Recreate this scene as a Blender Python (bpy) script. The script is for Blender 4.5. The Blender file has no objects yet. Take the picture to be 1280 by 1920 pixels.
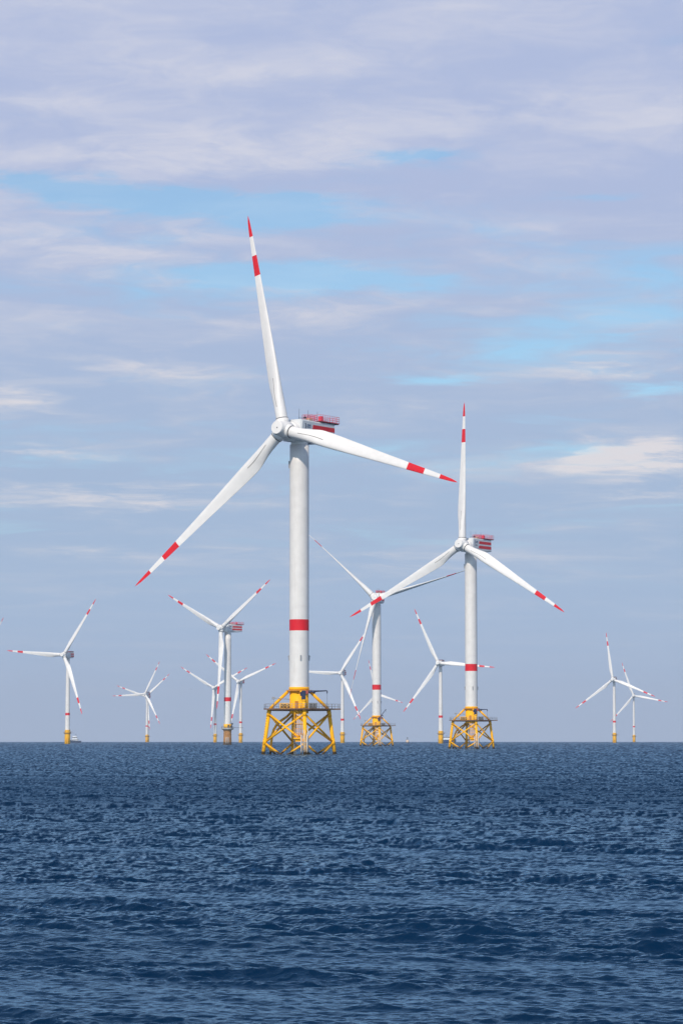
import bpy, math, random
import numpy as np
from mathutils import Vector, Matrix
from math import radians, sin, cos, pi, sqrt

S = bpy.context.scene
COL = S.collection
random.seed(5)
RE = 7.4e6                      # effective earth radius (with refraction)

# ------------------------------------------------------------------ camera
cd = bpy.data.cameras.new("camera")
cam = bpy.data.objects.new("camera", cd)
COL.objects.link(cam)
cam.location = (0, 0, 4.3)
cam.rotation_euler = (radians(90 + 4.865), 0, 0)
cd.sensor_fit = 'VERTICAL'
cd.sensor_height = 36
cd.lens = 93.75
cd.clip_start = 0.5
cd.clip_end = 60000
S.camera = cam

# ------------------------------------------------------------------ exposure
S.view_settings.view_transform = 'Standard'
S.view_settings.look = 'None'
S.view_settings.exposure = 0
S.view_settings.gamma = 1
S.view_settings.use_curve_mapping = False
S.cycles.use_denoising = True

# ------------------------------------------------------------------ sun
SUN_AZ = radians(21)            # behind the camera, this far to the left
SUN_EL = radians(40)
sd = bpy.data.lights.new("sun", 'SUN')
sd.energy = 3.4
sd.angle = radians(0.6)
sd.color = (1.0, 0.895, 0.77)
sun = bpy.data.objects.new("sun", sd)
COL.objects.link(sun)
sv = Vector((-sin(SUN_AZ) * cos(SUN_EL), -cos(SUN_AZ) * cos(SUN_EL), sin(SUN_EL)))
sun.rotation_euler = (-sv).to_track_quat('-Z', 'Y').to_euler()
sun.location = (0, 0, 400)

# ------------------------------------------------------------------ sky
W = bpy.data.worlds.new("World")
S.world = W
W.use_nodes = True
wt = W.node_tree
wt.nodes.clear()


class NT:
    def __init__(s, t): s.t = t
    def n(s, kind, **kw):
        o = s.t.nodes.new(kind)
        for k, v in kw.items(): setattr(o, k, v)
        return o
    def put(s, sock, v):
        if isinstance(v, bpy.types.NodeSocket): s.t.links.new(v, sock)
        elif v is not None: sock.default_value = v
    def m(s, op, a, b=None, c=None, clamp=False):
        o = s.n('ShaderNodeMath', operation=op, use_clamp=clamp)
        for i, v in enumerate((a, b, c)):
            if v is not None: s.put(o.inputs[i], v)
        return o.outputs[0]
    def v(s, op, a, b=None):
        o = s.n('ShaderNodeVectorMath', operation=op)
        s.put(o.inputs[0], a)
        if b is not None: s.put(o.inputs[1], b)
        return o.outputs['Value' if op in ('DOT_PRODUCT', 'LENGTH') else 'Vector']
    def xyz(s, x, y, z=0.0):
        o = s.n('ShaderNodeCombineXYZ')
        for i, v in enumerate((x, y, z)): s.put(o.inputs[i], v)
        return o.outputs[0]
    def noise(s, vec, scale, detail=5, rough=.55, dist=0.0, color=False):
        o = s.n('ShaderNodeTexNoise')
        s.put(o.inputs['Vector'], vec)
        o.inputs['Scale'].default_value = scale
        o.inputs['Detail'].default_value = detail
        o.inputs['Roughness'].default_value = rough
        o.inputs['Distortion'].default_value = dist
        return o.outputs['Color' if color else 'Fac']
    def ramp(s, f, stops, interp='LINEAR'):
        o = s.n('ShaderNodeValToRGB')
        cr = o.color_ramp
        cr.interpolation = interp
        while len(cr.elements) < len(stops): cr.elements.new(0.5)
        for e, (p, c) in zip(cr.elements, stops):
            e.position = p
            e.color = (c, c, c, 1) if isinstance(c, (int, float)) else (*c, 1)
        s.put(o.inputs[0], f)
        return o.outputs[0]
    def smooth(s, f, lo, hi, a=0.0, b=1.0):
        o = s.n('ShaderNodeMapRange', interpolation_type='SMOOTHSTEP')
        s.put(o.inputs[0], f)
        for i, v in zip((1, 2, 3, 4), (lo, hi, a, b)): s.put(o.inputs[i], v)
        return o.outputs[0]
    def mix(s, f, a, b):
        o = s.n('ShaderNodeMix', data_type='RGBA')
        s.put(o.inputs[0], f)
        for i, v in ((6, a), (7, b)):
            s.put(o.inputs[i], (*v, 1) if isinstance(v, tuple) and len(v) == 3 else v)
        return o.outputs[2]


def lin(r, g, b):
    f = lambda c: (c / 255 / 12.92) if c <= 10 else ((c / 255 + .055) / 1.055) ** 2.4
    return (f(r), f(g), f(b))


w = NT(wt)
tc = w.n('ShaderNodeTexCoord').outputs['Generated']
sp = w.n('ShaderNodeSeparateXYZ')
w.put(sp.inputs[0], tc)
dx, dy, dz = sp.outputs
az = w.m('ARCTAN2', dx, dy)
zc = w.m('MAXIMUM', dz, 0.0)
lz = w.m('LOGARITHM', w.m('ADD', zc, 0.07), math.e)
cv = w.xyz(w.m('MULTIPLY', az, 13.0), w.m('MULTIPLY', lz, 15.0), 3.7)      # stretched sheet of cloud
warp = w.noise(cv, 1.1, 3, .5, color=True)
cvw = w.v('ADD', cv, w.v('MULTIPLY', w.v('SUBTRACT', warp, (.5, .5, .5)), (1.3, .7, 0)))
n_big = w.noise(cvw, 0.75, 7, .56)
n_fine = w.noise(w.v('ADD', cvw, (7.3, 2.1, 5)), 2.2, 9, .66)
n_lit = w.noise(w.v('ADD', cvw, (1.3, 9.2, 2)), 1.25, 8, .58)
wu = w.v('MULTIPLY', w.v('SUBTRACT', w.noise(w.v('ADD', cv, (4, 4, 4)), 2.6, 5, .6, color=True), (.5, .5, .5)), (.05, .011, 0))
PQ = w.v('ADD', w.xyz(az, zc, 0.0), wu)


def spots(lst):
    tot = None
    for u, v_, su, sv_, a in lst:
        q = w.v('MULTIPLY', w.v('SUBTRACT', PQ, (u, v_, 0)), (1 / su, 1 / sv_, 0))
        g = w.m('MULTIPLY', w.m('EXPONENT', w.m('MULTIPLY', w.v('DOT_PRODUCT', q, q), -1.0)), a)
        tot = g if tot is None else w.m('ADD', tot, g)
    return tot


# thin places where the blue shows (azimuth, height, extents, depth)
gaps = spots([(-.045, .186, .12, .028, -.08), (.085, .160, .085, .032, -.07), (-.118, .2062, .030, .0046, -.46), (-.080, .2005, .042, .0052, -.52), (-.030, .1950, .045, .0048, -.42),
              (-.016, .173, .048, .0055, -.46), (-.05, .187, .03, .004, -.15), (.026, .168, .03, .004, -.20),
              (.100, .157, .055, .008, -.22), (.120, .171, .025, .007, -.22), (.075, .147, .03, .006, -.24),
              (.026, .215, .020, .0032, -.40), (.042, .133, .020, .003, -.30), (.118, .129, .018, .003, -.30),
              (.094, .2005, .022, .0025, -.30), (-.015, .2005, .03, .003, -.2), (-.12, .102, .03, .003, -.12)])
# sunlit bellies and rims
lits = spots([(-.050, .214, .060, .0105, .42), (-.02, .2215, .03, .005, .12), (.112, .1035, .026, .0065, 1.0), (.092, .1065, .016, .003, .5), (.120, .110, .012, .003, .4),
              (-.085, .0905, .050, .0050, .55), (-.114, .1075, .016, .0018, .55), (-.122, .1255, .012, .0040, .50),
              (.098, .1365, .032, .0030, .50), (-.09, .180, .050, .011, .30), (-.028, .160, .05, .006, .22),
              (-.045, .246, .06, .006, .22), (.08, .232, .07, .008, .22), (-.09, .104, .02, .002, .3), (-.07, .137, .03, .004, .25),
              (.115, .091, .03, .004, .3), (.055, .203, .03, .003, .25), (-.10, .235, .04, .006, .15), (.01, .066, .06, .004, .2), (-.085, .07, .05, .003, .25)])
darks = spots([(.06, .205, .075, .008, .45), (-.105, .165, .05, .004, .35), (-.03, .206, .05, .004, .30), (-.11, .222, .05, .004, .22),
               (.02, .238, .06, .006, .25), (-.09, .098, .06, .006, .25), (.09, .25, .06, .01, .2), (.03, .185, .04, .006, .2)])

cover = w.m('ADD', w.m('ADD', n_big, w.m('MULTIPLY', gaps, 1.15)), w.smooth(dz, .06, .30, .20, .34))
cover = w.m('ADD', cover, w.smooth(dz, .275, .42, 0.0, -.62))
cover = w.m('ADD', cover, w.m('MULTIPLY', w.m('SUBTRACT', n_fine, .5), .42))
dens = w.smooth(cover, .14, .72, 0.0, 1.0)
dens = w.m('MAXIMUM', dens, w.smooth(dz, .135, .05, .35, 1.0))
light = w.m('ADD', w.m('ADD', w.m('MULTIPLY', w.m('SUBTRACT', n_lit, .5), w.smooth(dz, .09, .17, 1.25, 1.35)), w.m('MULTIPLY', w.m('SUBTRACT', n_fine, .5), .95)), w.m('SUBTRACT', w.m('MULTIPLY', lits, w.smooth(n_fine, .25, .72, .25, 1.5)), darks))
low = w.smooth(dz, .10, .02)
light = w.m('MULTIPLY', light, w.m('SUBTRACT', 1.0, w.m('MULTIPLY', low, .5)))
light = w.m('ADD', light, w.smooth(dz, .08, .25, .17, .43))
shade_col = w.mix(w.smooth(dz, .07, .23), lin(166, 188, 217), lin(176, 189, 222))
lit_col = w.mix(w.smooth(dz, .12, .20), lin(224, 221, 226), lin(209, 212, 228))
cloud = w.mix(w.smooth(light, .08, 1.12), shade_col, lit_col)
cloud = w.mix(w.smooth(dz, .055, -.005), cloud, lin(166, 184, 212))

sky = w.n('ShaderNodeTexSky', sky_type='NISHITA')
sky.sun_disc = False
sky.sun_elevation = SUN_EL
sky.sun_rotation = math.pi + SUN_AZ
sky.altitude = 0
sky.air_density = 1.0
sky.dust_density = 0.6
sky.ozone_density = 1.4
bg_sky = w.n('ShaderNodeBackground')
w.put(bg_sky.inputs[0], w.v('MULTIPLY', sky.outputs[0], (.88, 1.22, 1.32)))
bg_sky.inputs[1].default_value = 0.1
bg_cl = w.n('ShaderNodeBackground')
w.put(bg_cl.inputs[0], cloud)
bg_cl.inputs[1].default_value = 1.0
ms = w.n('ShaderNodeMixShader')
w.put(ms.inputs[0], dens)
wt.links.new(bg_sky.outputs[0], ms.inputs[1])
wt.links.new(bg_cl.outputs[0], ms.inputs[2])
wo = w.n('ShaderNodeOutputWorld')
wt.links.new(ms.outputs[0], wo.inputs[0])


# ------------------------------------------------------------------ materials
def material(name):
    m = bpy.data.materials.new(name)
    m.use_nodes = True
    t = NT(m.node_tree)
    b = next(n for n in m.node_tree.nodes if n.type == 'BSDF_PRINCIPLED')
    return m, t, b


def paint(name, col, rough=.42, var=.10, dirt=(.16, .11, .06), dirt_amt=.12, splash=None, metal=0.0, spec=.5):
    """painted steel: faint mottling, runs that fall down the surface, marine growth at the splash zone"""
    m, t, b = material(name)
    co = t.n('ShaderNodeTexCoord').outputs['Object']
    n1 = t.noise(co, .35, 4, .6)
    n2 = t.noise(t.v('MULTIPLY', co, (2.2, 2.2, .10)), 1.0, 6, .65)
    base = t.mix(t.smooth(n1, .3, .7), tuple(c * (1 - var) for c in col), tuple(min(1, c * (1 + var * .4)) for c in col))
    base = t.mix(t.m('MULTIPLY', t.smooth(n2, .52, .78), dirt_amt), base, dirt)
    if splash:
        gz = t.n('ShaderNodeSeparateXYZ')
        t.put(gz.inputs[0], t.n('ShaderNodeNewGeometry').outputs['Position'])
        e = t.m('ADD', gz.outputs[2], t.m('MULTIPLY', t.noise(co, 2.2, 4, .6), -.9))
        base = t.mix(t.smooth(e, splash, splash - .5), base, (.018, .020, .014))
        base = t.mix(t.m('MULTIPLY', t.smooth(e, splash + 1.6, splash), .30), base, (.22, .11, .02))
    t.put(b.inputs['Base Color'], base)
    t.put(b.inputs['Roughness'], t.m('ADD', t.m('MULTIPLY', n1, .18), rough - .09))
    b.inputs['Metallic'].default_value = metal
    b.inputs['Specular IOR Level'].default_value = spec
    return m


WHITE = paint('white_gelcoat', (.80, .775, .74), .45, .05, (.45, .40, .33), .16)
TOWERW = paint('white_tower_paint', (.74, .71, .67), .5, .06, (.40, .36, .30), .30)
GREY = paint('light_grey_panel', (.66, .675, .675), .5, .06, (.3, .28, .24), .2)
RED = paint('warning_red', (.70, .012, .024), .5, .05, (.35, .02, .02), .15, spec=.25)
REDRAIL = paint('red_railing', (.72, .06, .10), .5, .08, (.2, .03, .03), .2)
YEL = paint('yellow_steel', (.97, .47, .002), .55, .03, (.6, .22, .01), .18, spec=.22, splash=.6)
YELTP = paint('yellow_transition', (.97, .48, .002), .55, .03, (.5, .18, .01), .2, spec=.22)
PILE = paint('yellow_monopile', (.95, .48, .005), .55, .05, (.5, .22, .01), .2, spec=.22)
DECKM = paint('rusty_deck_edge', (.20, .105, .055), .7, .2, (.08, .05, .03), .5)
GALV = paint('galvanised_steel', (.30, .31, .33), .55, .15, (.15, .13, .12), .4)
DARK = paint('dark_steel', (.035, .04, .05), .5, .2, (.05, .04, .03), .3)
NAVY = paint('navy_crane_paint', (.012, .022, .07), .4, .15, (.03, .03, .03), .3)
FEND = paint('worn_white_fender', (.62, .58, .53), .55, .12, (.35, .22, .14), .5, splash=.5)
CONC = paint('ochre_concrete', (.44, .205, .055), .85, .28, (.25, .12, .08), .6, splash=1.6)
CGREY = paint('grey_platform', (.40, .41, .40), .75, .15, (.2, .18, .15), .4)
SHIPB = paint('dark_blue_hull', (.03, .055, .11), .4, .1, (.1, .08, .06), .2)
SHIPW = paint('white_superstructure', (.72, .74, .76), .45, .05, (.4, .36, .3), .2)
GLASSD = paint('dark_bridge_windows', (.02, .025, .035), .15, .05, (.03, .03, .03), .1)
CREAM = paint('cream_buoy_paint', (.70, .52, .36), .5, .1, (.4, .2, .1), .3)
ORNG = paint('orange_box_paint', (.62, .22, .03), .5, .1, (.3, .12, .03), .4)
FEATH = paint('dark_feather', (.12, .12, .13), .8, .2, (.2, .2, .2), .3)


# ------------------------------------------------------------------ mesh builder
class MB:
    def __init__(s): s.v, s.f, s.mi, s.sm = [], [], [], []
    def add(s, vs, fs, mi=0, smooth=True):
        o = len(s.v)
        s.v += [tuple(p) for p in vs]
        for f in fs:
            s.f.append([i + o for i in f]); s.mi.append(mi); s.sm.append(smooth)
        return s
    def rings(s, rings, mi=0, caps=True, smooth=True, cap_mi=None):
        n = len(rings[0]); vs = [p for r in rings for p in r]; fs = []; 
        for k in range(len(rings) - 1):
            for i in range(n):
                j = (i + 1) % n
                fs.append([k * n + i, k * n + j, (k + 1) * n + j, (k + 1) * n + i])
        if callable(mi):
            o = len(s.v); s.v += [tuple(p) for p in vs]
            for k, f in enumerate(fs):
                s.f.append([i + o for i in f]); s.mi.append(mi(k // n)); s.sm.append(smooth)
        else:
            o = len(s.v); s.add(vs, fs, mi, smooth)
        if caps:
            m0 = mi(0) if callable(mi) else mi
            m1 = mi(len(rings) - 2) if callable(mi) else mi
            s.f.append([o + i for i in reversed(range(n))]); s.mi.append(m0); s.sm.append(False)
            b = o + (len(rings) - 1) * n
            s.f.append([b + i for i in range(n)]); s.mi.append(m1); s.sm.append(False)
        return s
    def tube(s, p0, p1, r0, r1=None, n=12, mi=0):
        return s.path([p0, p1], [r0, r0 if r1 is None else r1], n, mi)
    def path(s, pts, rs, n=12, mi=0):
        pts = [Vector(p) for p in pts]
        if not hasattr(rs, '__len__'): rs = [rs] * len(pts)
        rings = []; X = None
        for i, p in enumerate(pts):
            d = (pts[min(i + 1, len(pts) - 1)] - pts[max(i - 1, 0)]).normalized()
            if X is None:
                X = d.orthogonal().normalized()
            X = (X - d * X.dot(d)).normalized()
            Y = d.cross(X)
            rings.append([p + (X * cos(2 * pi * k / n) + Y * sin(2 * pi * k / n)) * rs[i] for k in range(n)])
        return s.rings(rings, mi)
    def revolve(s, prof, mat=None, n=32, mi=0, caps=True):
        """prof: (radius, z) pairs; revolved round Z, then moved by mat"""
        mat = mat or Matrix.Identity(4)
        return s.rings([[mat @ Vector((r * cos(2 * pi * k / n), r * sin(2 * pi * k / n), z)) for k in range(n)] for r, z in prof], mi, caps)
    def box(s, lo, hi, mi=0, bev=0.0):
        x0, y0, z0 = lo; x1, y1, z1 = hi
        if bev <= 0:
            vs = [(x, y, z) for x in (x0, x1) for y in (y0, y1) for z in (z0, z1)]
            return s.add(vs, [(0, 1, 3, 2), (4, 6, 7, 5), (0, 4, 5, 1), (2, 3, 7, 6), (0, 2, 6, 4), (1, 5, 7, 3)], mi, False)
        pts = lambda z, i: [(x0 + i + bev, y0 + i, z), (x1 - i - bev, y0 + i, z), (x1 - i, y0 + i + bev, z), (x1 - i, y1 - i - bev, z),
                            (x1 - i - bev, y1 - i, z), (x0 + i + bev, y1 - i, z), (x0 + i, y1 - i - bev, z), (x0 + i, y0 + i + bev, z)]
        return s.rings([pts(z0, bev * .8), pts(z0 + bev, 0), pts(z1 - bev, 0), pts(z1, bev * .8)], mi, True, False)
    def bar(s, p0, p1, t, mi=0): return s.path([p0, p1], t, 6, mi)
    def build(s, name, mats, parent=None):
        me = bpy.data.meshes.new(name)
        me.from_pydata(s.v, [], s.f)
        for m in (mats if isinstance(mats, (list, tuple)) else [mats]): me.materials.append(m)
        me.polygons.foreach_set('material_index', s.mi)
        me.polygons.foreach_set('use_smooth', s.sm)
        me.update()
        return link(name, me, parent)


def link(name, me, parent=None):
    o = bpy.data.objects.new(name, me)
    COL.objects.link(o)
    if parent is not None: o.parent = parent
    return o


def sea_z(x, y): return -(x * x + y * y) / (2 * RE)


def thing(name, label, cat, x, y, group=None, z=None, rz=0.0):
    o = bpy.data.objects.new(name, None)
    COL.objects.link(o)
    o.empty_display_size = 2
    o.location = (x, y, sea_z(x, y) if z is None else z)
    o.rotation_euler = (0, 0, rz)
    o['label'] = label; o['category'] = cat
    if group: o['group'] = group
    return o


def kids(o, table): return [c for c in table if c.parent == o]


# ------------------------------------------------------------------ the sea: one curved sheet with real waves
def build_sea():
    rng = np.random.default_rng(11)
    inner = np.array([2., 10., 18., 24., 28.])
    q = np.linspace(1 / 32., 1 / 8200., 1250)
    rows = np.concatenate([inner, 1 / q, [9500., 12000., 16000., 22000.]])
    dense = np.radians(np.linspace(-8.6, 8.6, 1000))
    side = np.radians(8.6 + np.cumsum(np.geomspace(.05, 9., 48)))
    side = side[side < pi - .02]
    ang = np.concatenate([-side[::-1], dense, side])
    nc, nr = len(ang), len(rows)
    dr = np.gradient(rows)
    da = np.gradient(ang)
    # wind sea: equal slope per octave, travelling away from the viewer to the right
    N = 210
    lam = np.exp(rng.uniform(np.log(.10), np.log(5.2), N))
    k = 2 * pi / lam
    th = radians(20) + rng.normal(0, .46, N)
    kx, ky = k * np.sin(th), k * np.cos(th)
    ph = rng.uniform(0, 2 * pi, N)
    SIG2 = .070
    wgt = np.interp(np.log(lam), np.log([.10, .20, .36, .72, 1.2, 2.0, 3.3, 5.2]), [1.0, 1.3, 1.55, 1.3, .9, .72, .62, .62])
    sl = np.sqrt(2 * SIG2 / N) * wgt
    amp = sl / k
    # wave groups: the chop comes and goes over tens of metres
    G = 9
    gl = rng.uniform(6, 30, G); gt = radians(32) + rng.normal(0, .9, G); gp = rng.uniform(0, 2 * pi, G)
    gpw = np.interp(np.log(lam), np.log([.12, .4, 1.0, 3.0]), [.6, .8, 1.2, 1.6])
    co = np.empty((nr, nc, 3), np.float32)
    slope = np.empty((nr, nc, 3), np.float32)
    gd_ = lambda i: dr[i]
    for i in range(nr):
        r = rows[i]
        x = r * np.sin(ang); y = r * np.cos(ang)
        zz = np.zeros(nc); ox = np.zeros(nc); oy = np.zeros(nc); sx = np.zeros(nc); sy = np.zeros(nc)
        lost = np.zeros(nc)
        dx_ = np.maximum(r * da, .01)
        env = np.zeros(nc)
        for j in range(G):
            fade = min(1., max(0., (gl[j] / gd_(i) - 1) / 2))
            env += fade * np.cos(2 * pi / gl[j] * (x * math.sin(gt[j]) + y * math.cos(gt[j])) + gp[j])
        env = np.clip(1 + .13 * env, .6, 1.5)
        envs = {}
        fine = np.abs(np.degrees(ang)) < 9
        gd = dr[i]
        for j in range(N):
            lx = lam[j] / max(abs(math.sin(th[j])), .35)
            ly = lam[j] / max(abs(math.cos(th[j])), .35)
            gh = min(1., max(0., (ly / gd - 1.6) / 2.0))           # resolved in depth: real relief
            wx = np.clip((lx / dx_ - 2.0) / 3.5, 0, 1)             # resolved across: kept as surface slope
            if wx.max() <= 0:
                lost += sl[j] ** 2 / 2; continue
            p = kx[j] * x + ky[j] * y + ph[j]
            c_, s_ = np.cos(p), np.sin(p)
            e_ = envs.setdefault(round(float(gpw[j]), 1), None)
            if e_ is None:
                e_ = envs[round(float(gpw[j]), 1)] = env ** round(float(gpw[j]), 1)
            wx = wx * e_
            g = gh * wx
            if gh > 0:
                zz += g * amp[j] * c_
                ox += g * .7 * amp[j] * s_ * kx[j] / k[j]; oy += g * .7 * amp[j] * s_ * ky[j] / k[j]
            d = -sl[j] * s_ * wx
            # sharper crests
            sx += d * kx[j] / k[j]; sy += d * ky[j] / k[j]
            lost += sl[j] ** 2 / 2 * np.clip(1 - wx ** 2, 0, 1)
        co[i, :, 0] = x + ox * -1; co[i, :, 1] = y - oy; co[i, :, 2] = zz - r * r / (2 * RE)
        # seen from low over the water, the back of each small wave is hidden by its front
        back = min(1., max(0., (r - 40) / 260.))
        rad = sx * np.sin(ang) + sy * np.cos(ang)
        tan = sx * np.cos(ang) - sy * np.sin(ang)
        folded = np.where(rad < 0, -rad * 1.05, rad)
        rad = rad * (1 - back) + (folded + .18 * np.sqrt(lost)) * back + float(np.interp(r, [40, 70, 110, 200, 320, 600, 2000], [0, .05, .11, .155, .04, .02, .05]))
        sx = rad * np.sin(ang) + tan * np.cos(ang); sy = rad * np.cos(ang) - tan * np.sin(ang)
        slope[i, :, 0] = sx; slope[i, :, 1] = sy; slope[i, :, 2] = np.sqrt(lost)
    # centre fan
    verts = np.concatenate([co.reshape(-1, 3), np.zeros((1, 3), np.float32)])
    att = np.concatenate([slope.reshape(-1, 3), np.zeros((1, 3), np.float32)])
    me = bpy.data.meshes.new('sea')
    i0 = (np.arange(nr - 1)[:, None] * nc + np.arange(nc - 1)[None, :]).ravel()
    quads = np.stack([i0, i0 + 1, i0 + nc + 1, i0 + nc], 1)
    # close the ring behind the viewer
    b = np.arange(nr - 1) * nc
    back = np.stack([b + nc - 1, b, b + nc, b + 2 * nc - 1], 1)
    quads = np.concatenate([quads, back])
    c = nr * nc
    tris = np.stack([np.roll(np.arange(nc), -1), np.arange(nc), np.full(nc, c)], 1)
    nq, ntr = len(quads), len(tris)
    me.vertices.add(len(verts)); me.vertices.foreach_set('co', verts.ravel())
    me.loops.add(nq * 4 + ntr * 3)
    me.loops.foreach_set('vertex_index', np.concatenate([quads.ravel(), tris.ravel()]).astype(np.int32))
    me.polygons.add(nq + ntr)
    me.polygons.foreach_set('loop_start', np.concatenate([np.arange(nq) * 4, nq * 4 + np.arange(ntr) * 3]).astype(np.int32))
    me.polygons.foreach_set('use_smooth', np.ones(nq + ntr, bool))
    a = me.attributes.new('wave_slope', 'FLOAT_VECTOR', 'POINT')
    a.data.foreach_set('vector', att.ravel())
    me.update(calc_edges=True)
    me.validate()

    m, t, bs = material('sea_water')
    at = t.n('ShaderNodeAttribute', attribute_name='wave_slope')
    sp_ = t.n('ShaderNodeSeparateXYZ'); t.put(sp_.inputs[0], at.outputs['Vector'])
    nrm = t.v('NORMALIZE', t.xyz(t.m('MULTIPLY', sp_.outputs[0], -1.0), t.m('MULTIPLY', sp_.outputs[1], -1.0), 1.0))
    pos = t.n('ShaderNodeNewGeometry').outputs['Position']
    rip = t.noise(t.v('MULTIPLY', pos, (1, 1.25, 0)), 7.0, 5, .62, .35)
    bmp = t.n('ShaderNodeBump'); bmp.inputs['Strength'].default_value = .55; bmp.inputs['Distance'].default_value = .042
    t.put(bmp.inputs['Height'], rip); t.put(bmp.inputs['Normal'], nrm)
    gust = t.noise(t.v('MULTIPLY', pos, (1, .35, 0)), .035, 4, .55)
    deep = t.n('ShaderNodeBsdfDiffuse')
    t.put(deep.inputs['Color'], t.mix(t.smooth(gust, .35, .65), (.0004, .0135, .042), (.0007, .0165, .050)))
    t.put(deep.inputs['Normal'], bmp.outputs[0])
    gl_ = t.n('ShaderNodeBsdfGlossy')
    gl_.inputs['Color'].default_value = (.58, .84, 1.0, 1)
    ro = t.m('ADD', t.m('MULTIPLY', sp_.outputs[2], .9), t.m('MULTIPLY', t.smooth(gust, .3, .7), .07))
    t.put(gl_.inputs['Roughness'], t.m('ADD', ro, .04))
    t.put(gl_.inputs['Normal'], bmp.outputs[0])
    fr = t.n('ShaderNodeFresnel'); fr.inputs['IOR'].default_value = 1.26
    t.put(fr.inputs['Normal'], bmp.outputs[0])
    mx = t.n('ShaderNodeMixShader')
    t.put(mx.inputs[0], fr.outputs[0])
    m.node_tree.links.new(deep.outputs[0], mx.inputs[1]); m.node_tree.links.new(gl_.outputs[0], mx.inputs[2])
    mo = next(n for n in m.node_tree.nodes if n.type == 'OUTPUT_MATERIAL')
    m.node_tree.links.new(mx.outputs[0], mo.inputs['Surface'])
    m.node_tree.nodes.remove(bs)
    me.materials.append(m)
    o = link('sea', me)
    o['kind'] = 'structure'
    return o


build_sea()

# ------------------------------------------------------------------ turbine parts (meshes made once)
TILT = radians(5)
CONE = radians(2.0)
OVER = 7.7
NAX = Vector((0, -cos(TILT), sin(TILT)))


def interp(x, tab):
    xs, ys = zip(*tab)
    return float(np.interp(x, xs, ys))


CHORD = [(1.6, 3.4), (5, 3.5), (9, 4.15), (12.5, 4.6), (16, 4.55), (22, 4.1), (29, 3.45), (37, 2.75), (45, 2.15), (53, 1.55), (58, 1.15), (61, .78), (62.4, .40), (63.2, .06)]
THICK = [(5, .95), (9, .62), (13, .42), (20, .32), (30, .25), (45, .20), (63.2, .17)]
TWIST = [(0, 16), (9, 15), (14, 12), (20, 9.5), (30, 6), (45, 2.5), (63.2, 0)]


def blade_point(r, phi, off=0.0):
    c = interp(r, CHORD)
    wv = min(1, max(0, (r - 3.5) / 10.5)); wv = wv * wv * (3 - 2 * wv)
    s_ = .5 * (1 - cos(phi)); tk = min(interp(r, THICK), .6)
    yt = 5 * tk * (.2969 * sqrt(max(s_, 0)) - .126 * s_ - .3516 * s_ ** 2 + .2843 * s_ ** 3 - .1015 * s_ ** 4) * c
    ax = c * (.33 - s_) + .0
    ay = yt * (1 if sin(phi) >= 0 else -1) + .10 * c * s_ * (1 - s_)
    R = 1.70
    x = (1 - wv) * R * cos(phi) + wv * ax
    y = (1 - wv) * R * sin(phi) + wv * ay
    y += off
    a = -radians(interp(r, TWIST)) * wv
    x, y = x * cos(a) - y * sin(a), x * sin(a) + y * cos(a)
    return Vector((x, y - 1.6 * (r / 63.2) ** 2, r if r < 5 else 5 + (r - 5) * 1.036))


def blade_mesh():
    rs = sorted(set([2.5, 3.0, 3.4, 4.2, 5, 6, 7, 8, 9, 10, 11, 12, 13, 14, 15.5, 17, 19, 21, 23.5, 26, 29, 32, 35, 38, 41, 43.5, 45.4, 45.5, 48, 51.4, 51.5, 54, 56.9, 57.0, 58.5, 60, 61, 61.8, 62.4, 62.9, 63.2]))
    n = 28
    rings = [[blade_point(r, 2 * pi * i / n) for i in range(n)] for r in rs]
    def mi(k):
        m_ = (rs[k] + rs[k + 1]) / 2
        return 1 if (45.45 < m_ < 51.45 or m_ > 56.95) else 0
    b = MB(); b.rings(rings, mi)
    o = b.build('blade', [WHITE, RED])
    me = o.data; bpy.data.objects.remove(o)
    return me


def tmp_mesh(mb, name, mats):
    o = mb.build(name, mats); me = o.data; bpy.data.objects.remove(o); return me


BLADE = blade_mesh()
b = MB(); b.revolve([(1.74, 3.02), (1.83, 3.04), (1.83, 3.24), (1.74, 3.26)], n=32)
COLLAR = tmp_mesh(b, 'root_collar', DARK)
b = MB()
rows_ = []
for i in range(15):
    r = 6.5 + i * .62
    f_ = 1.50 + .055 * i / 14
    p0 = blade_point(r, pi * f_, 0); p1 = blade_point(r, pi * (f_ + .022), 0)
    up = Vector((0, -.03, 0))
    rows_.append([p0, p0 + up, p1 + up, p1])
b.rings(rows_)
STRIP = tmp_mesh(b, 'root_strip', paint('brown_grey_strip', (.16, .145, .125), .6, .1))

AX = Matrix.Rotation(-TILT, 4, 'X') @ Matrix.Rotation(pi / 2, 4, 'X')      # local Z -> rotor axis (towards the wind)
b = MB()
b.revolve([(2.15, -2.3), (2.45, -2.2), (2.62, -1.4), (2.68, -.4), (2.58, .7), (2.30, 1.7), (2.06, 2.3), (1.98, 2.9), (1.93, 3.35), (1.80, 3.47)], AX, 40)
for k in range(3):
    a = 2 * pi * k / 3
HUBS = tmp_mesh(b, 'hub', WHITE)
b = MB(); b.revolve([(.20, 3.46), (.20, 3.50)], AX @ Matrix.Translation((.25, -.1, 0)), 14)
NOSE = tmp_mesh(b, 'nose_port', DARK)


def hub_mesh(phase):
    b = MB()
    b.revolve([(2.15, -2.3), (2.45, -2.2), (2.62, -1.4), (2.68, -.4), (2.58, .7), (2.30, 1.7), (2.06, 2.3), (1.98, 2.9), (1.93, 3.35), (1.80, 3.47)], AX, 40)
    for k in range(3):
        b.revolve([(2.05, 1.2), (2.0, 2.2), (1.92, 3.0), (1.80, 3.03)], blade_matrix(phase + k * 120, 0), 32)
    return tmp_mesh(b, 'hub', WHITE)


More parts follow.
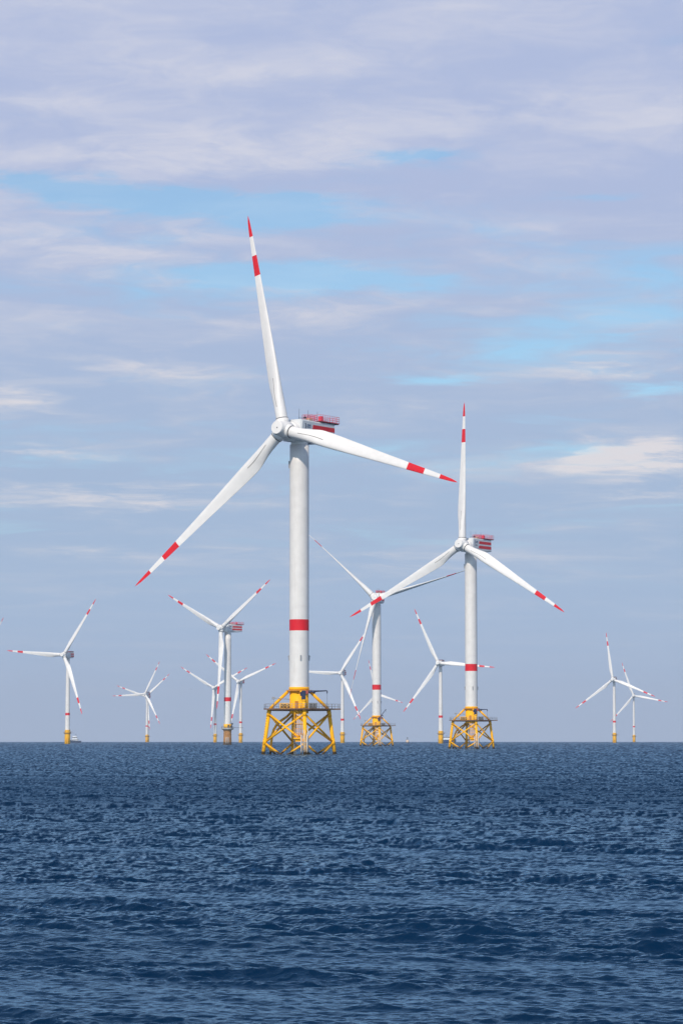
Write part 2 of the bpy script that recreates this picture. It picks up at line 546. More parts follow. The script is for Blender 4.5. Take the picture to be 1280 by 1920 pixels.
def blade_matrix(deg, pitch):
    a = radians(deg)
    up = Vector((0, sin(TILT), cos(TILT))); ex = Vector((1, 0, 0))
    u = up * cos(a) + ex * sin(a)
    Zb = (u * cos(CONE) + NAX * sin(CONE)).normalized()
    Yb = -(NAX - Zb * NAX.dot(Zb)).normalized()
    Xb = Yb.cross(Zb)
    M = Matrix((Xb, Yb, Zb)).transposed().to_4x4()
    return M @ Matrix.Rotation(-radians(pitch), 4, 'Z')


# nacelle of the big machines -----------------------------------------
def side_profile(pts, hw, mb, mi=0, bev=.4):
    """extrude a side outline (y, z) across x with chamfered long edges"""
    cy = sum(p[0] for p in pts) / len(pts); cz = sum(p[1] for p in pts) / len(pts)
    def ins(d): return [(y + (d if y < cy else -d), z + (d if z < cz else -d)) for y, z in pts]
    rings = []
    for x, d in ((-hw, bev), (-hw + bev, 0), (hw - bev, 0), (hw, bev)):
        rings.append([(x, y, z) for y, z in ins(d)])
    mb.rings(rings, mi, True, False)


b = MB()
side_profile([(-4.1, -2.9), (8.5, -2.8), (13.6, -2.2), (13.3, 3.2), (-3.2, 3.3)], 3.2, b)
NAC = tmp_mesh(b, 'nacelle', GREY)
b = MB(); b.revolve([(2.3, 2.35), (2.75, 2.6), (2.95, 3.9), (2.95, 4.6)], Matrix.Translation((0, -OVER, 0)) @ AX @ Matrix.Scale(-1, 4, (0, 0, 1)), 36)
b.revolve([(2.45, -4.3), (2.45, -2.5)], None, 32)
NACF = tmp_mesh(b, 'bearing_housing', WHITE)
NACS = []
for sx in (-1, 1):
    for z0, z1, y0 in ((.75, 2.05, 2.0), (-1.3, .05, 1.7)):
        b = MB()
        xa, xb = sx * 3.2, sx * 3.225
        ya = [(y0 + .3, z1), (y0, z0), (13.05, z0), (13.02, z1)]
        b.add([(xa, y, z) for y, z in ya] + [(xb, y, z) for y, z in ya], [(0, 1, 2, 3), (4, 7, 6, 5), (0, 4, 5, 1), (1, 5, 6, 2), (2, 6, 7, 3), (3, 7, 4, 0)], 0, False)
        NACS.append(tmp_mesh(b, 'warning_panel', RED))
# maker's mark: a dark arc and short rows of lettering
SLATE = paint('slate_lettering', (.13, .18, .27), .5, .05)
NACL = []
for sx in (-1, 1):
    b = MB()
    arc = []
    for i in range(9):
        a = radians(-62 + i * 15.5)
        tck = .22 + .14 * cos(a)
        cy, cz, R = -1.9, 1.45, 1.0
        o1 = (cy + R * cos(a) * .9, cz + R * sin(a)); o2 = (cy + (R - tck) * cos(a) * .9 - .05, cz + (R - tck) * sin(a))
        arc.append([(sx * 3.2, *o1), (sx * 3.23, *o1), (sx * 3.23, *o2), (sx * 3.2, *o2)])
    b.rings(arc, 0, True, False)
    for y0, y1, z0, z1 in ((-.6, 1.15, 1.5, 2.0), (-.65, .2, 1.05, 1.35), (.35, 1.05, 1.05, 1.35), (-1.6, .6, -.05, .25)):
        b.box((min(sx * 3.2, sx * 3.23), y0, z0), (max(sx * 3.2, sx * 3.23), y1, z1), 1 if z0 > 1 and y1 > 1 else 0)
    NACL.append(tmp_mesh(b, 'maker_mark', [NAVY, SLATE]))
b = MB()
b.box((-1.3, 5.6, 3.48), (3.45, 15.2, 3.66), 0)
b.box((-1.2, 10.8, 3.22), (3.3, 15.0, 3.48), 1)
HELI = tmp_mesh(b, 'winch_deck', [REDRAIL, DARK])
def rail_run(b, pts, z, h, posts, rt=.05, pt=.06, rails=(.33, .66, 1.0)):
    for i in range(len(pts) - 1):
        (xa, ya), (xb, yb) = pts[i], pts[i + 1]
        L = math.hypot(xb - xa, yb - ya); n = max(1, int(round(L / posts)))
        for k in range(n + 1):
            x = xa + (xb - xa) * k / n; y = ya + (yb - ya) * k / n
            b.bar((x, y, z), (x, y, z + h), pt)
        for q in rails: b.bar((xa, ya, z + h * q), (xb, yb, z + h * q), rt)
b = MB()
rail_run(b, [(-1.2, 5.7), (-1.2, 15.1), (3.4, 15.1), (3.4, 5.7), (-1.2, 5.7)], 3.66, 1.75, 1.15, .04, .05)
HELR = [tmp_mesh(b, 'red_railing', REDRAIL)]
b = MB()
rail_run(b, [(.4, .8), (.4, 4.6), (3.0, 4.6), (3.0, .8), (.4, .8)], 3.25, 1.75, .95, .04, .05)
HELR.append(tmp_mesh(b, 'red_railing', REDRAIL))
HELB = []
b = MB(); b.box((1.2, 7.6, 3.66), (2.4, 8.6, 5.2), 0, .1); HELB.append(tmp_mesh(b, 'roof_cabinet', REDRAIL))
b = MB(); b.box((.9, 1.6, 3.25), (2.4, 3.4, 4.1), 0, .1); HELB.append(tmp_mesh(b, 'roof_cabinet', CREAM))
NACA = []
for y, x, h in ((-1.0, .6, 3.4), (3.0, .9, 3.3), (7.9, .7, 3.4)):
    b = MB(); b.bar((x, y, 3.2), (x, y, 3.2 + h), .045)
    if y < 1:
        b.bar((.4, -1.1, 3.9), (1.9, .9, 4.0), .07); b.bar((1.6, .6, 4.0), (1.6, .6, 4.9), .06); b.box((1.3, .2, 3.9), (1.9, .8, 4.3))
    NACA.append(tmp_mesh(b, 'antenna_mast', DARK))

# smaller nacelle of the monopile machines
b = MB(); side_profile([(-4.2, -2.7), (4.6, -2.9), (6.6, -2.2), (6.6, 2.6), (-3.6, 2.7)], 2.7, b)
NAC2 = tmp_mesh(b, 'nacelle', GREY)
b = MB(); b.revolve([(2.2, 2.35), (2.5, 2.6), (2.55, 4.4)], Matrix.Translation((0, -OVER, 0)) @ AX @ Matrix.Scale(-1, 4, (0, 0, 1)), 30)
b.revolve([(1.9, -3.4), (1.9, -2.4)], None, 28)
NACF2 = tmp_mesh(b, 'bearing_housing', WHITE)
NACS2 = []
for sx in (-1, 1):
    for z0, z1 in ((.4, 1.7), (-1.7, -.4)):
        b = MB(); b.box((min(sx * 2.7, sx * 2.725), .6, z0), (max(sx * 2.7, sx * 2.725), 6.1, z1))
        NACS2.append(tmp_mesh(b, 'warning_panel', RED))
b = MB(); b.box((-2.3, .8, 2.72), (2.3, 6.4, 3.9), 0, .2)
COOL = tmp_mesh(b, 'roof_cooler', paint('dark_red_cooler', (.13, .03, .05), .5, .1))


def rotor_set(root, H, yaw, phase, big=True, pitch=0.0, detail=True):
    """hub, nacelle and three blades on a tower whose hub stands at height H"""
    Q = Matrix.Translation((0, 0, H)) @ Matrix.Rotation(-radians(yaw), 4, 'Z')
    def put(o, M): o.matrix_local = M; return o
    na = put(link('nacelle', NAC if big else NAC2, root), Q)
    put(link('bearing_housing', NACF if big else NACF2, na), Matrix.Identity(4))
    for me in (NACS if big else NACS2): link('warning_panel', me, na)
    if big:
        link('winch_deck', HELI, na)
        for nm, lst in (('maker_mark', NACL), ('red_railing', HELR), ('roof_cabinet', HELB), ('antenna_mast', NACA)):
            for me in lst: link(nm, me, na)
    else:
        link('roof_cooler', COOL, na)
    HC = Q @ Matrix.Translation((0, -OVER, 0))
    hb = put(link('hub', hub_mesh(phase), root), HC)
    link('nose_port', NOSE, hb)
    for k in range(3):
        bl = put(link('blade', BLADE, root), HC @ blade_matrix(phase + 120 * k, pitch))
        link('root_collar', COLLAR, bl)
        if detail: link('root_strip', STRIP, bl)


def tower_mesh(z0, z1, r0, r1, band, seams=3):
    zs = [z0, z0 + .02, band[0] - .01, band[0], band[1], band[1] + .01]
    n = 9
    zs += [band[1] + (z1 - band[1]) * i / n for i in range(1, n + 1)]
    prof = [(r0 + (r1 - r0) * (z - z0) / (z1 - z0), z) for z in zs]
    b = MB()
    b.rings([[(r * cos(2 * pi * k / 40), r * sin(2 * pi * k / 40), z) for k in range(40)] for r, z in prof], lambda k: 1 if k == 3 else 0)
    # flange rings where tower sections meet
    for i in range(1, seams):
        z = z0 + (z1 - z0) * i / seams
        r = r0 + (r1 - r0) * (z - z0) / (z1 - z0) + .025
        b.revolve([(r - .03, z - .07), (r, z - .06), (r, z + .06), (r - .03, z + .07)], None, 40, 0, False)
    return tmp_mesh(b, 'tower', [TOWERW, RED])


# ------------------------------------------------------------------ jacket foundation
BETA = radians(11)
RZ = Matrix.Rotation(BETA, 4, 'Z')
CORN = [Vector((-1, 0, 0)), Vector((0, -1, 0)), Vector((1, 0, 0)), Vector((0, 1, 0))]
def leg_at(i, z):
    d = 8.65 + (10.35 - 8.65) * (12.3 - z) / 12.3
    p = RZ @ (CORN[i] * d); p.z = z; return p
DZ = 13.0

TOW_BIG = tower_mesh(19.1, 88.7, 2.82, 2.76, (35.2, 38.4))
b = MB()
b.revolve([(2.66, 11.6), (2.70, 12.0), (2.70, 18.0)], None, 40)
b.revolve([(2.90, 18.28), (2.90, 19.1)], None, 40)
TPM = tmp_mesh(b, 'transition_piece', YELTP)
b = MB()
b.rings([[(RZ @ Vector((3.75 * cos(pi / 4 * k + pi / 8), 3.75 * sin(pi / 4 * k + pi / 8), z))) for k in range(8)] for z in (17.95, 18.28)], 0, True, False)
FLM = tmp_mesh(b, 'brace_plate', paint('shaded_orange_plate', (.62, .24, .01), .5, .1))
LEGM = []; 
for i in range(4):
    b = MB(); b.path([leg_at(i, -4), leg_at(i, 12.62)], .55, 20)
    for z in (3.5, 11.6): b.path([leg_at(i, z - .9), leg_at(i, z + .9)], .62, 20)
    if i == 0:
        for k in range(13):
            p = leg_at(0, 2.0 + k * .75); b.bar(p + Vector((-.62, -.3, 0)), p + Vector((-.3, -.70, 0)), .05)
    LEGM.append(tmp_mesh(b, 'leg', YEL))
BRM = []
for i in range(4):
    j = (i + 1) % 4
    for a_, c_ in ((i, j), (j, i)):
        b = MB(); p, q_ = leg_at(a_, 11.5), leg_at(c_, 3.4); b.path([p, q_], .30, 14); BRM.append(tmp_mesh(b, 'brace', YEL))
        b = MB(); p, q_ = leg_at(a_, 3.2), leg_at(c_, -5.0); b.path([p, q_], .30, 14); BRM.append(tmp_mesh(b, 'brace', YEL))
STM = []
for i in range(4):
    b = MB(); t_ = leg_at(i, DZ - .1); t_.x *= .985; t_.y *= .985
    b.path([t_, (RZ @ (CORN[i] * 3.1)) + Vector((0, 0, 17.95))], .44, 16)
    STM.append(tmp_mesh(b, 'strut', YEL))
# deck
DP = [RZ @ Vector(p) for p in ((-10.0, -1.3, 0), (-1.3, -10.0, 0), (1.3, -10.0, 0), (10.2, -1.6, 0), (11.8, -1.6, 0), (11.8, 1.6, 0), (10.0, 1.6, 0), (1.3, 10.0, 0), (-1.3, 10.0, 0), (-10.0, 1.3, 0))]
b = MB()
b.rings([[(p.x, p.y, z) for p in DP] for z in (DZ - .34, DZ)], 0, True, False)
for i in range(4):      # deck beams below
    p, q_ = leg_at(i, DZ - .50), leg_at((i + 1) % 4, DZ - .50)
    b.bar(p, q_, .2)
    b.bar(leg_at(i, DZ - .5), (0, 0, DZ - .5), .2)
DECK = tmp_mesh(b, 'deck', DECKM)
b = MB()
rail_run(b, [(p.x * .985, p.y * .985) for p in DP] + [(DP[0].x * .985, DP[0].y * .985)], DZ, 1.3, 1.5, .035, .055, (.5, 1.0))
DRAIL = tmp_mesh(b, 'railing', GALV)
# crane on the near corner
CP = RZ @ Vector((.1, -7.6, 0))
b = MB(); b.path([CP + Vector((0, 0, DZ)), CP + Vector((0, 0, 15.4))], [.55, .5], 16); b.path([CP + Vector((0, 0, 15.0)), CP + Vector((0, 0, 15.45))], .62, 16)
PED = tmp_mesh(b, 'crane_pedestal', YELTP)
def crane(elev, length):
    o = Vector((CP.x, CP.y, 15.45))
    b = MB(); b.box((o.x - .75, o.y - .6, 15.45), (o.x + .45, o.y + .7, 18.0), 0, .12)
    b.box((o.x - 1.15, o.y - .5, 16.5), (o.x - .75, o.y + .5, 17.6), 0)
    b.box((o.x + .4, o.y - .35, 17.0), (o.x + 1.2, o.y + .35, 18.0), 1, .1)
    body = tmp_mesh(b, 'crane', [NAVY, paint('crane_motor_red', (.38, .07, .05), .5, .1)])
    b = MB(); p0 = o + Vector((.3, 0, 2.25)); d = Vector((cos(elev), .1, sin(elev)))
    tip = p0 + d * length
    b.path([p0, p0 + d * length * .35, tip], [.30, .25, .14], 8)
    b.path([o + Vector((.5, 0, 1.5)), p0 + d * length * .32], .14, 8)
    b.path([tip, tip + Vector((0, 0, -.75))], .16, 8)
    b.path([p0 + d * length * .30 + Vector((0, 0, .1)), p0 + d * length * .30 + Vector((.9, 0, -.55))], .28, 8)
    boom = tmp_mesh(b, 'boom', NAVY)
    b = MB(); drop = (tip.z - DZ - .5) if elev < .3 else 1.5
    b.path([tip + Vector((0, 0, -.7)), tip + Vector((0, 0, -drop))], .035, 6); b.box((tip.x - .12, tip.y - .12, tip.z - drop - .3), (tip.x + .12, tip.y + .12, tip.z - drop))
    return body, boom, tmp_mesh(b, 'hook_line', DARK)
b = MB(); b.bar((-2.7, -1, 15.6), (-7.4, -2.0, 16.0), .08); b.box((-7.7, -2.3, 15.55), (-6.9, -1.7, 16.3)); b.bar((-7.2, -2, DZ), (-7.2, -2, 15.6), .06)
DAV = tmp_mesh(b, 'davit', GALV)
# access ladders under the deck
b = MB()
for x in (-1.15, -.55, .05, .6, 1.0):
    b.path([(x, -7.6, 5.0), (x, -7.6, DZ - .4)], .11 if x in (-1.15, .6) else .06, 8)
for k in range(20):
    z = 5.2 + k * .37
    b.bar((-.55, -7.6, z), (.05, -7.6, z), .035)
for z in (7.2, 8.6, 10.0, 11.4): b.bar((-1.15, -7.6, z), (1.0, -7.6, z), .06)
LAD = tmp_mesh(b, 'access_ladder', YEL)
b = MB(); b.box((-1.4, -8.9, 4.35), (1.1, -6.6, 4.75)); b.box((-.9, -8.4, 3.6), (.6, -7.2, 4.33))
b.path([(0, -7.6, 4.4), RZ @ Vector((0, -9.9, 3.5))], .2, 8)
rail_run(b, [(-1.35, -8.85), (1.05, -8.85), (1.05, -6.65), (-1.35, -6.65), (-1.35, -8.85)], 4.75, 1.25, .6, .05, .06, (.5, 1.0))
REST = tmp_mesh(b, 'rest_platform', YEL)
NB = leg_at(1, 0)
b = MB()
for x in (NB.x - 1.15, NB.x + .45):
    b.path([(x, NB.y - 1.6, -2), (x, NB.y - 1.6, 4.9), (x, NB.y - 1.1, 5.5)], .21, 12)
for x in (NB.x - .55, NB.x - .15):
    b.path([(x, NB.y - 1.25, -2), (x, NB.y - 1.25, 6.9)], .08, 8)
for k in range(26): b.bar((NB.x - .55, NB.y - 1.25, -1 + k * .3), (NB.x - .15, NB.y - 1.25, -1 + k * .3), .03)
for z in (1.2, 3.4):
    for x in (NB.x - 1.15, NB.x + .45): b.bar((x, NB.y - 1.6, z), (NB.x, NB.y, z), .12)
b.path([(NB.x + .8, NB.y - .7, -2), (NB.x + .8, NB.y - .7, 5.8), (NB.x + .55, NB.y - .3, 7.4)], .16, 10)
LAND = tmp_mesh(b, 'boat_landing', FEND)
b = MB(); b.path([(-8.5, 2.2, -3), (-8.0, 2.2, 3), (-7.75, 2.2, 5.3), (-7.3, 2.2, 6.9), (-6.5, 2.2, 8.3), (-5.4, 2.2, 9.4), (-3.5, 2.2, 10.7), (-2.0, 2.2, 12.2)], .36, 14)
JT = tmp_mesh(b, 'cable_tube', YEL)
b = MB(); b.path([(-1.3, -1.5, -3), (-1.3, -1.5, 12.5)], .17, 10); b.path([(-.9, -1.2, -3), (-.9, -1.2, 12.5)], .12, 10)
for z in (1.5, 5.3, 8.5): b.bar((-1.8, -1.5, z), (2.0, -1.5, z), .1)
JT2 = tmp_mesh(b, 'riser_pipe', GALV)
LAMP = []
for k in range(4):
    b = MB(); a = radians(-80 + 90 * k); x, y = 2.82 * cos(a), 2.82 * sin(a)
    b.box((x * 1.04 - .16, y * 1.04 - .16, 26.7), (x * 1.04 + .16, y * 1.04 + .16, 28.2)); b.bar((x * .95, y * .95, 27.8), (x * 1.2, y * 1.2, 27.8), .06)
    LAMP.append(tmp_mesh(b, 'obstruction_light', GALV))
b = MB(); b.box((-3.1, -.5, 82.0), (-2.78, .2, 84.0))
LAMP2 = tmp_mesh(b, 'cable_box', GALV)
b = MB(); b.box((-1.15, -2.78, DZ), (-.15, -2.55, DZ + 2.1)); DOOR = tmp_mesh(b, 'door', paint('door_amber', (.55, .22, .01), .5, .1))

GROUP = 'wind turbines of the offshore wind farm'


def jacket_turbine(x, y, yaw, phase, label, elev=.04, blen=6.2, pitch=0.0):
    R = thing('wind_turbine', label, 'wind turbine', x, y, GROUP)
    t = link('tower', TOW_BIG, R); [link('obstruction_light', me, t) for me in LAMP]; link('cable_box', LAMP2, t)
    tp = link('transition_piece', TPM, R); link('brace_plate', FLM, tp); link('door', DOOR, tp)
    for me in LEGM: link('leg', me, R)
    for me in BRM: link('brace', me, R)
    for me in STM: link('strut', me, R)
    d = link('deck', DECK, R); link('railing', DRAIL, d)
    body, boom, hook = crane(elev, blen)
    c = link('crane', body, R); link('crane_pedestal', PED, c); link('boom', boom, c); link('hook_line', hook, c)
    link('davit', DAV, R); link('access_ladder', LAD, R); link('rest_platform', REST, R); link('boat_landing', LAND, R)
    link('cable_tube', JT, R); link('riser_pipe', JT2, R)
    rotor_set(R, 92.5, yaw, phase, True, pitch)
    return R


jacket_turbine(-12.1, 763.7, 35.0, -12.6, 'largest and nearest white wind turbine, standing tall on a yellow lattice jacket in the middle')
jacket_turbine(59.0, 1216.3, 33.5, 0.4, 'second largest white wind turbine, on a yellow jacket at right with one blade straight up', .0, 5.0)
jacket_turbine(22.0, 1675.3, 8.0, -45.1, 'jacket wind turbine between the two bigger ones, its feathered blades seen edge-on', .95, 6.5, 95)

# storage boxes standing on the three jacket decks
b = MB()
b.box((-5.3, -6.3, DZ + .004), (-2.3, -4.6, DZ + .12))
for x in (-5.3, -4.3, -3.3, -2.3):
    for y in (-6.3, -4.6): b.box((x - .07, y - .07, DZ + .12), (x + .07, y + .07, DZ + 1.35))
for y in (-6.3, -4.6):
    b.box((-5.37, y - .08, DZ + 1.35), (-2.23, y + .08, DZ + 1.5))
    for x in (-5.3, -4.3, -3.3):
        b.bar((x, y, DZ + .15), (x + 1, y, DZ + 1.35), .06); b.bar((x, y, DZ + 1.35), (x + 1, y, DZ + .15), .06)
b.box((-5.1, -6.0, DZ + .12), (-2.5, -4.9, DZ + 1.2), 1)
BOXA = tmp_mesh(b, 'storage_rack', [YELTP, DARK])
b = MB()
b.box((2.9, -5.9, DZ + .004), (5.2, -4.3, DZ + 1.45), 0, .05)
for k in range(9): b.box((3.05 + k * .23, -5.95, DZ + .2), (3.17 + k * .23, -5.9, DZ + 1.3), 1)
b.box((2.85, -5.8, DZ + 1.45), (5.25, -4.4, DZ + 1.55), 0)
BOXB = tmp_mesh(b, 'deck_container', [paint('slate_container', (.16, .17, .18), .6, .15), DARK])
for (x, y), la, lb in (((-12.1, 763.7), 'yellow braced storage rack on the deck of the largest jacket turbine', 'slatted slate grey container on the deck of the largest jacket turbine'),
                       ((59.0, 1216.3), 'yellow braced storage rack on the deck of the right jacket turbine', 'slatted slate grey container on the deck of the right jacket turbine'),
                       ((22.0, 1675.3), 'tiny yellow storage rack on the deck of the turbine with feathered blades', 'tiny slate grey container on the deck of the turbine with feathered blades')):
    for nm, me, l_, ct, g in (('storage_rack', BOXA, la, 'rack', 'storage racks on the jacket decks'), ('deck_container', BOXB, lb, 'container', 'grey containers on the jacket decks')):
        o = link(nm, me); o.location = (x, y, sea_z(x, y)); o['label'] = l_; o['category'] = ct; o['group'] = g

# ------------------------------------------------------------------ turbine on the concrete base
TOW_GB = tower_mesh(16.4, 88.7, 3.0, 2.7, (34.5, 37.7))
b = MB(); b.revolve([(3.45, -4), (3.40, 0), (3.15, 6), (3.05, 10.2), (3.35, 11.6), (3.9, 12.0)], None, 40)
GBASE = tmp_mesh(b, 'concrete_base', CONC)
b = MB(); b.revolve([(4.3, 12.0), (4.9, 12.6), (4.9, 13.4), (3.2, 13.4)], None, 40)
GPLAT = tmp_mesh(b, 'work_platform', CGREY)
b = MB(); rail_run(b, [(4.75 * cos(2 * pi * k / 20), 4.75 * sin(2 * pi * k / 20)) for k in range(21)], 13.4, 1.3, 1.5, .04, .06, (.5, 1.))
GRAIL = tmp_mesh(b, 'railing', GALV)
b = MB(); b.revolve([(3.06, 13.4), (3.06, 16.4)], None, 40)
GTP = tmp_mesh(b, 'transition_piece', YELTP)
b = MB(); b.box((.2, -3.25, 13.4), (1.35, -2.7, 15.9)); GDOOR = tmp_mesh(b, 'door', DARK)
b = MB(); b.box((2.6, -4.0, 13.4), (3.6, -2.6, 15.2), 0, .1); b.path([(3.6, -2.0, 13.4), (3.6, -2.0, 16.8), (4.2, -2, 17.2)], .3, 8); b.box((3.2, -2.4, 15.9), (4.4, -1.6, 17.3)); b.bar((4.2, -2, 13.6), (12.5, -2.6, 13.5), .12)
GCR = tmp_mesh(b, 'crane', DARK)
b = MB()
for x in (-1.1, .9): b.path([(x, -3.9, -2), (x, -3.9, 5.2), (x, -3.3, 6.0)], .2, 10)
for x in (-.3, .1): b.path([(x, -3.7, -2), (x, -3.7, 6.4)], .08, 8)
GLAND = tmp_mesh(b, 'boat_landing', FEND)
R = thing('wind_turbine', 'white turbine on a brown concrete base, one blade hanging down in front of its tower', 'wind turbine', -90.6, 2130.2, GROUP)
link('tower', TOW_GB, R); link('concrete_base', GBASE, R); p = link('work_platform', GPLAT, R); link('railing', GRAIL, p)
tp = link('transition_piece', GTP, R); link('door', GDOOR, tp); link('crane', GCR, R); link('boat_landing', GLAND, R)
rotor_set(R, 92.5, 41.5, 55.9, True)

# ------------------------------------------------------------------ monopile turbines
TOW_MP = tower_mesh(13.6, 83.6, 2.40, 1.75, (27.7, 30.2))
b = MB(); b.revolve([(2.75, -4), (2.75, 9.8), (2.66, 10.4), (2.66, 13.4), (2.72, 13.6)], None, 36)
MPM = tmp_mesh(b, 'monopile', PILE)
b = MB(); b.revolve([(2.75, 9.9), (3.6, 10.0), (3.6, 10.4), (2.66, 10.4)], None, 36); rail_run(b, [(3.55 * cos(2 * pi * k / 16), 3.55 * sin(2 * pi * k / 16)) for k in range(17)], 10.4, 1.2, 1.5, .05, .07, (.5, 1.))
MPL = tmp_mesh(b, 'work_platform', DECKM)
b = MB(); b.path([(3.1, -.6, 10.4), (3.1, -.6, 12.6)], .22, 8); b.bar((3.1, -.6, 12.6), (5.2, -.8, 11.5), .14); b.bar((3.4, -.4, 10.6), (6.6, -.6, 10.7), .12)
MCR = tmp_mesh(b, 'crane', GALV)
b = MB()
for x in (-.8, .8): b.path([(x, -3.3, -2), (x, -3.3, 6)], .2, 8)
for k in range(12): b.bar((-.8, -3.3, .4 * k), (.8, -3.3, .4 * k), .05)
MLA = tmp_mesh(b, 'boat_landing', PILE)

mono = [(-267.0, 2611.0, 28.5, 34.4, 'monopile turbine at far left beside a work boat, one blade level to the left'),
        (-348.5, 4800.0, 25.6, 26.8, 'front one of the two overlapping small turbines at left, the brighter white'),
        (-368.5, 5096.0, 22.0, 49.1, 'rear one of the two overlapping small turbines at left, partly hidden by the other'),
        (-200.3, 4248.4, 17.6, 61.2, 'small Y-shaped turbine just left of the turbine on the brown base'),
        (-143.0, 3801.5, 24.7, 67.4, 'small Y-shaped turbine just right of the turbine on the brown base'),
        (1.2, 3319.0, 19.0, 33.1, 'monopile turbine close to the right of the tallest tower, one blade passing behind it'),
        (67.0, 4855.5, 36.0, -15.5, 'turbine hidden behind the edge-on turbine, only its blade ends showing'),
        (107.0, 2889.4, 19.9, -24.9, 'monopile turbine left of the second largest tower, its level blade passing behind it'),
        (373.7, 3668.5, 19.0, -7.9, 'larger and nearer of the two turbines at far right'),
        (545.0, 4993.0, 9.0, -18.8, 'smaller and farther of the two turbines at far right'),
        (-374.0, 2822.5, 53.0, 46.5, 'turbine cut off by the left edge, only a red blade tip in view')]


def monopile_turbine(x, y, yaw, phase, label):
    R = thing('wind_turbine', label, 'wind turbine', x, y, GROUP)
    link('tower', TOW_MP, R); p = link('monopile', MPM, R); link('work_platform', MPL, R); link('crane', MCR, R); link('boat_landing', MLA, R)
    rotor_set(R, 86.5, yaw, phase, False, 0.0, False)


for m_ in mono: monopile_turbine(*m_)


# ------------------------------------------------------------------ boats, buoy, bird
def hull_mesh(L, B, D, sheer, name, mat):
    """ship hull along X, bow at -X"""
    rings = []
    for i in range(17):
        u = i / 16; x = -L / 2 + L * u
        wd = B / 2 * min(1, (u / .32) ** .6 if u > 0 else .02) * (1 - .10 * max(0, (u - .8) / .2))
        top = D + sheer * (1 - u) ** 2.2
        rk = -.9 * (1 - u) ** 3
        rings.append([(x + rk, -wd, top), (x + rk * .5, -wd * .92, top * .45), (x, -wd * .75, -.8), (x, wd * .75, -.8), (x + rk * .5, wd * .92, top * .45), (x + rk, wd, top)])
    b = MB(); b.rings(rings, 0, True, False)
    return b.build(name, mat)


x, y = -357.5, 3600.0
T = thing('work_boat', 'dark hulled work boat with white wheelhouse beside the yellow foot of the leftmost turbine', 'boat', x, y)
h = hull_mesh(16, 6, 2.7, 1.3, 'hull', SHIPB); h.parent = T
b = MB(); b.box((-4.9, -2.6, 2.75), (4.0, 2.6, 5.2), 0, .2); b.box((-4.0, -2.3, 5.2), (2.6, 2.3, 7.9), 0, .25); b.box((-3.5, -2.0, 7.9), (2.0, 2.0, 9.2), 0, .25)
sp_ = b.build('wheelhouse', SHIPW, T)
b = MB(); b.box((-4.05, -2.36, 6.5), (2.55, 2.36, 7.5)); b.build('window_band', GLASSD, sp_)
b = MB(); b.box((-4.95, -2.65, 3.6), (4.05, 2.65, 4.4)); b.build('window_band', GLASSD, sp_)
b = MB(); b.bar((.8, 0, 9.1), (.8, 0, 12.8), .12); b.bar((-.6, 0, 10.9), (2.0, 0, 10.9), .08); b.bar((-.4, 0, 9.1), (-.4, 0, 11.3), .08); b.bar((-.4, 0, 10.9), (.8, 0, 10.9), .08); b.build('mast', DARK, T)
b = MB(); b.box((-8.7, -1.1, 3.0), (-8.1, 1.1, 4.0)); b.build('bow_fender', DARK, T)

x, y = 127.5, 3230.0
T = thing('service_vessel', 'blue hulled service vessel with white deckhouse, half hidden behind the right jacket', 'ship', x, y)
h = hull_mesh(21, 7, 3.9, .4, 'hull', paint('deep_blue_hull', (.012, .05, .15), .4, .1)); h.parent = T
b = MB(); b.box((-7.5, -2.9, 3.9), (2.6, 2.9, 6.7), 0, .2)
dh = b.build('deckhouse', SHIPW, T)
b = MB(); b.box((-7.9, -3.1, 6.7), (3.0, 3.1, 7.3)); b.build('roof', GLASSD, dh)
b = MB(); b.bar((-1, 0, 7.2), (-1, 0, 10.0), .12); b.bar((-2, 0, 9.2), (.2, 0, 9.2), .08); b.build('mast', GALV, T)
b = MB(); b.box((8.6, -2.5, 3.85), (10.2, 2.5, 4.9), 0, .1); b.build('stern_winch', DARK, T)

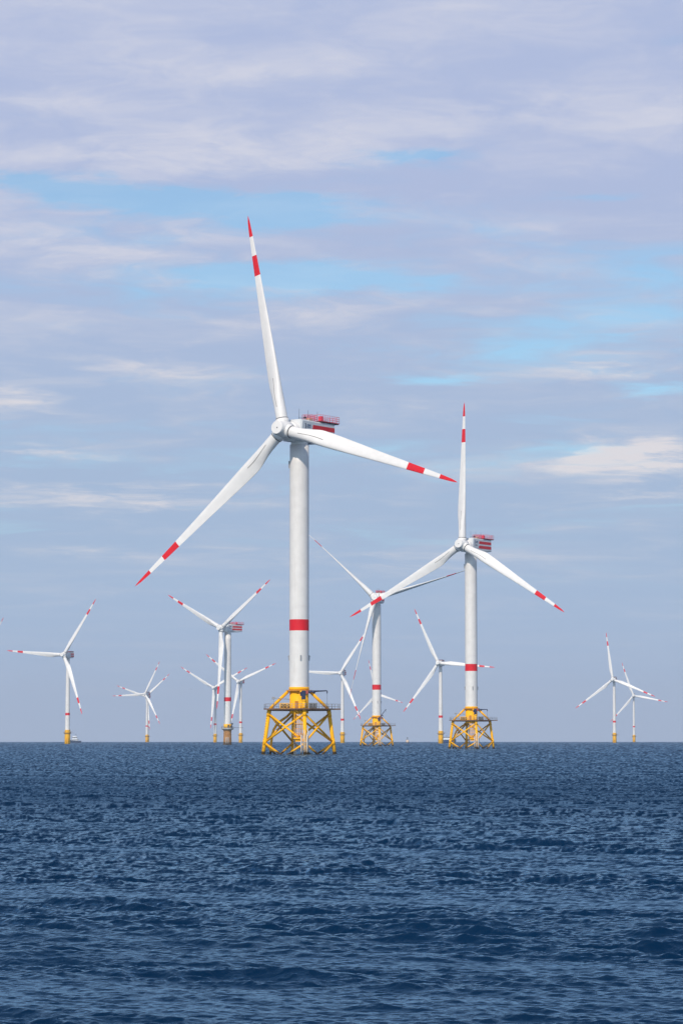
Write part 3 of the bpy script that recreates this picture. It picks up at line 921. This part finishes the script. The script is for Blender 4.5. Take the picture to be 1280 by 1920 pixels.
x, y = 86.6, 3520.0
T = thing('navigation_buoy', 'small cream and orange buoy with a dark mast, alone on the horizon', 'buoy', x, y)
b = MB(); b.revolve([(1.9, -1), (2.2, .2), (2.15, .9)], None, 20); b.build('float', DARK, T)
b = MB(); b.revolve([(2.1, .9), (1.95, 1.6), (1.75, 3.6), (1.5, 3.9)], None, 20); b.build('body', CREAM, T)
b = MB()
for k in range(4):
    a = pi / 4 + pi / 2 * k; b.bar((.8 * cos(a), .8 * sin(a), 3.9), (.45 * cos(a), .45 * sin(a), 6.0), .12)
b.revolve([(.55, 5.6), (.6, 6.1), (.5, 6.9), (.1, 7.6)], None, 12); b.box((-1.7, -.3, 3.9), (-.8, .3, 4.5))
b.build('mast', DARK, T)

b = MB()
rings = []
for i in range(11):
    u = i / 10; xx = -.30 + .62 * u
    rr = .075 * sin(pi * min(1, u * 1.02 + .02)) ** .7 + .004
    rings.append([(xx, rr * cos(2 * pi * k / 8), rr * .85 * sin(2 * pi * k / 8)) for k in range(8)])
b.rings(rings)
for sy in (-1, 1):
    wr = []
    for i in range(7):
        u = i / 6; sp2 = .05 + .62 * u; ch = .20 * (1 - u) ** .55 + .02; zz = .16 * sin(pi * min(u * 1.2, 1) * .8) - .02 * u; sw = .12 * u
        wr.append([(-.02 + ch * .5 + -sw * .2 - sw, sy * sp2, zz), (0 - sw, sy * sp2, zz + .018 * (1 - u) + .004), (-.02 - ch * .5 - sw, sy * sp2, zz), (-sw, sy * sp2, zz - .008)])
    b.rings(wr, 0, True, True)
b.add([(-.28, -.02, 0), (-.46, -.09, .01), (-.46, .09, .01), (-.28, .02, 0), (-.28, 0, .02), (-.28, 0, -.015)], [(0, 1, 4), (1, 2, 4), (2, 3, 4), (0, 5, 1), (1, 5, 2), (2, 5, 3)])
o = b.build('bird', FEATH)
o.location = (-62.0, 1105.0, 24.8); o.rotation_euler = (radians(8), radians(-6), radians(-70))
o['label'] = 'distant seabird gliding low, small dark speck left of the brown-based turbine'; o['category'] = 'bird'

# ------------------------------------------------------------------ sea air: far turbines fade a little
b = MB(); b.box((-6000, -400, -14), (6000, 9000, 175))
hz = b.build('haze', [bpy.data.materials.new('sea_air')]); hz['kind'] = 'stuff'
hm = hz.data.materials[0]; hm.use_nodes = True; ht = hm.node_tree; ht.nodes.clear()
pv = ht.nodes.new('ShaderNodeVolumePrincipled'); pv.inputs['Color'].default_value = (.82, .89, 1, 1); pv.inputs['Density'].default_value = 5.5e-5
ho = ht.nodes.new('ShaderNodeOutputMaterial'); ht.links.new(pv.outputs[0], ho.inputs['Volume'])
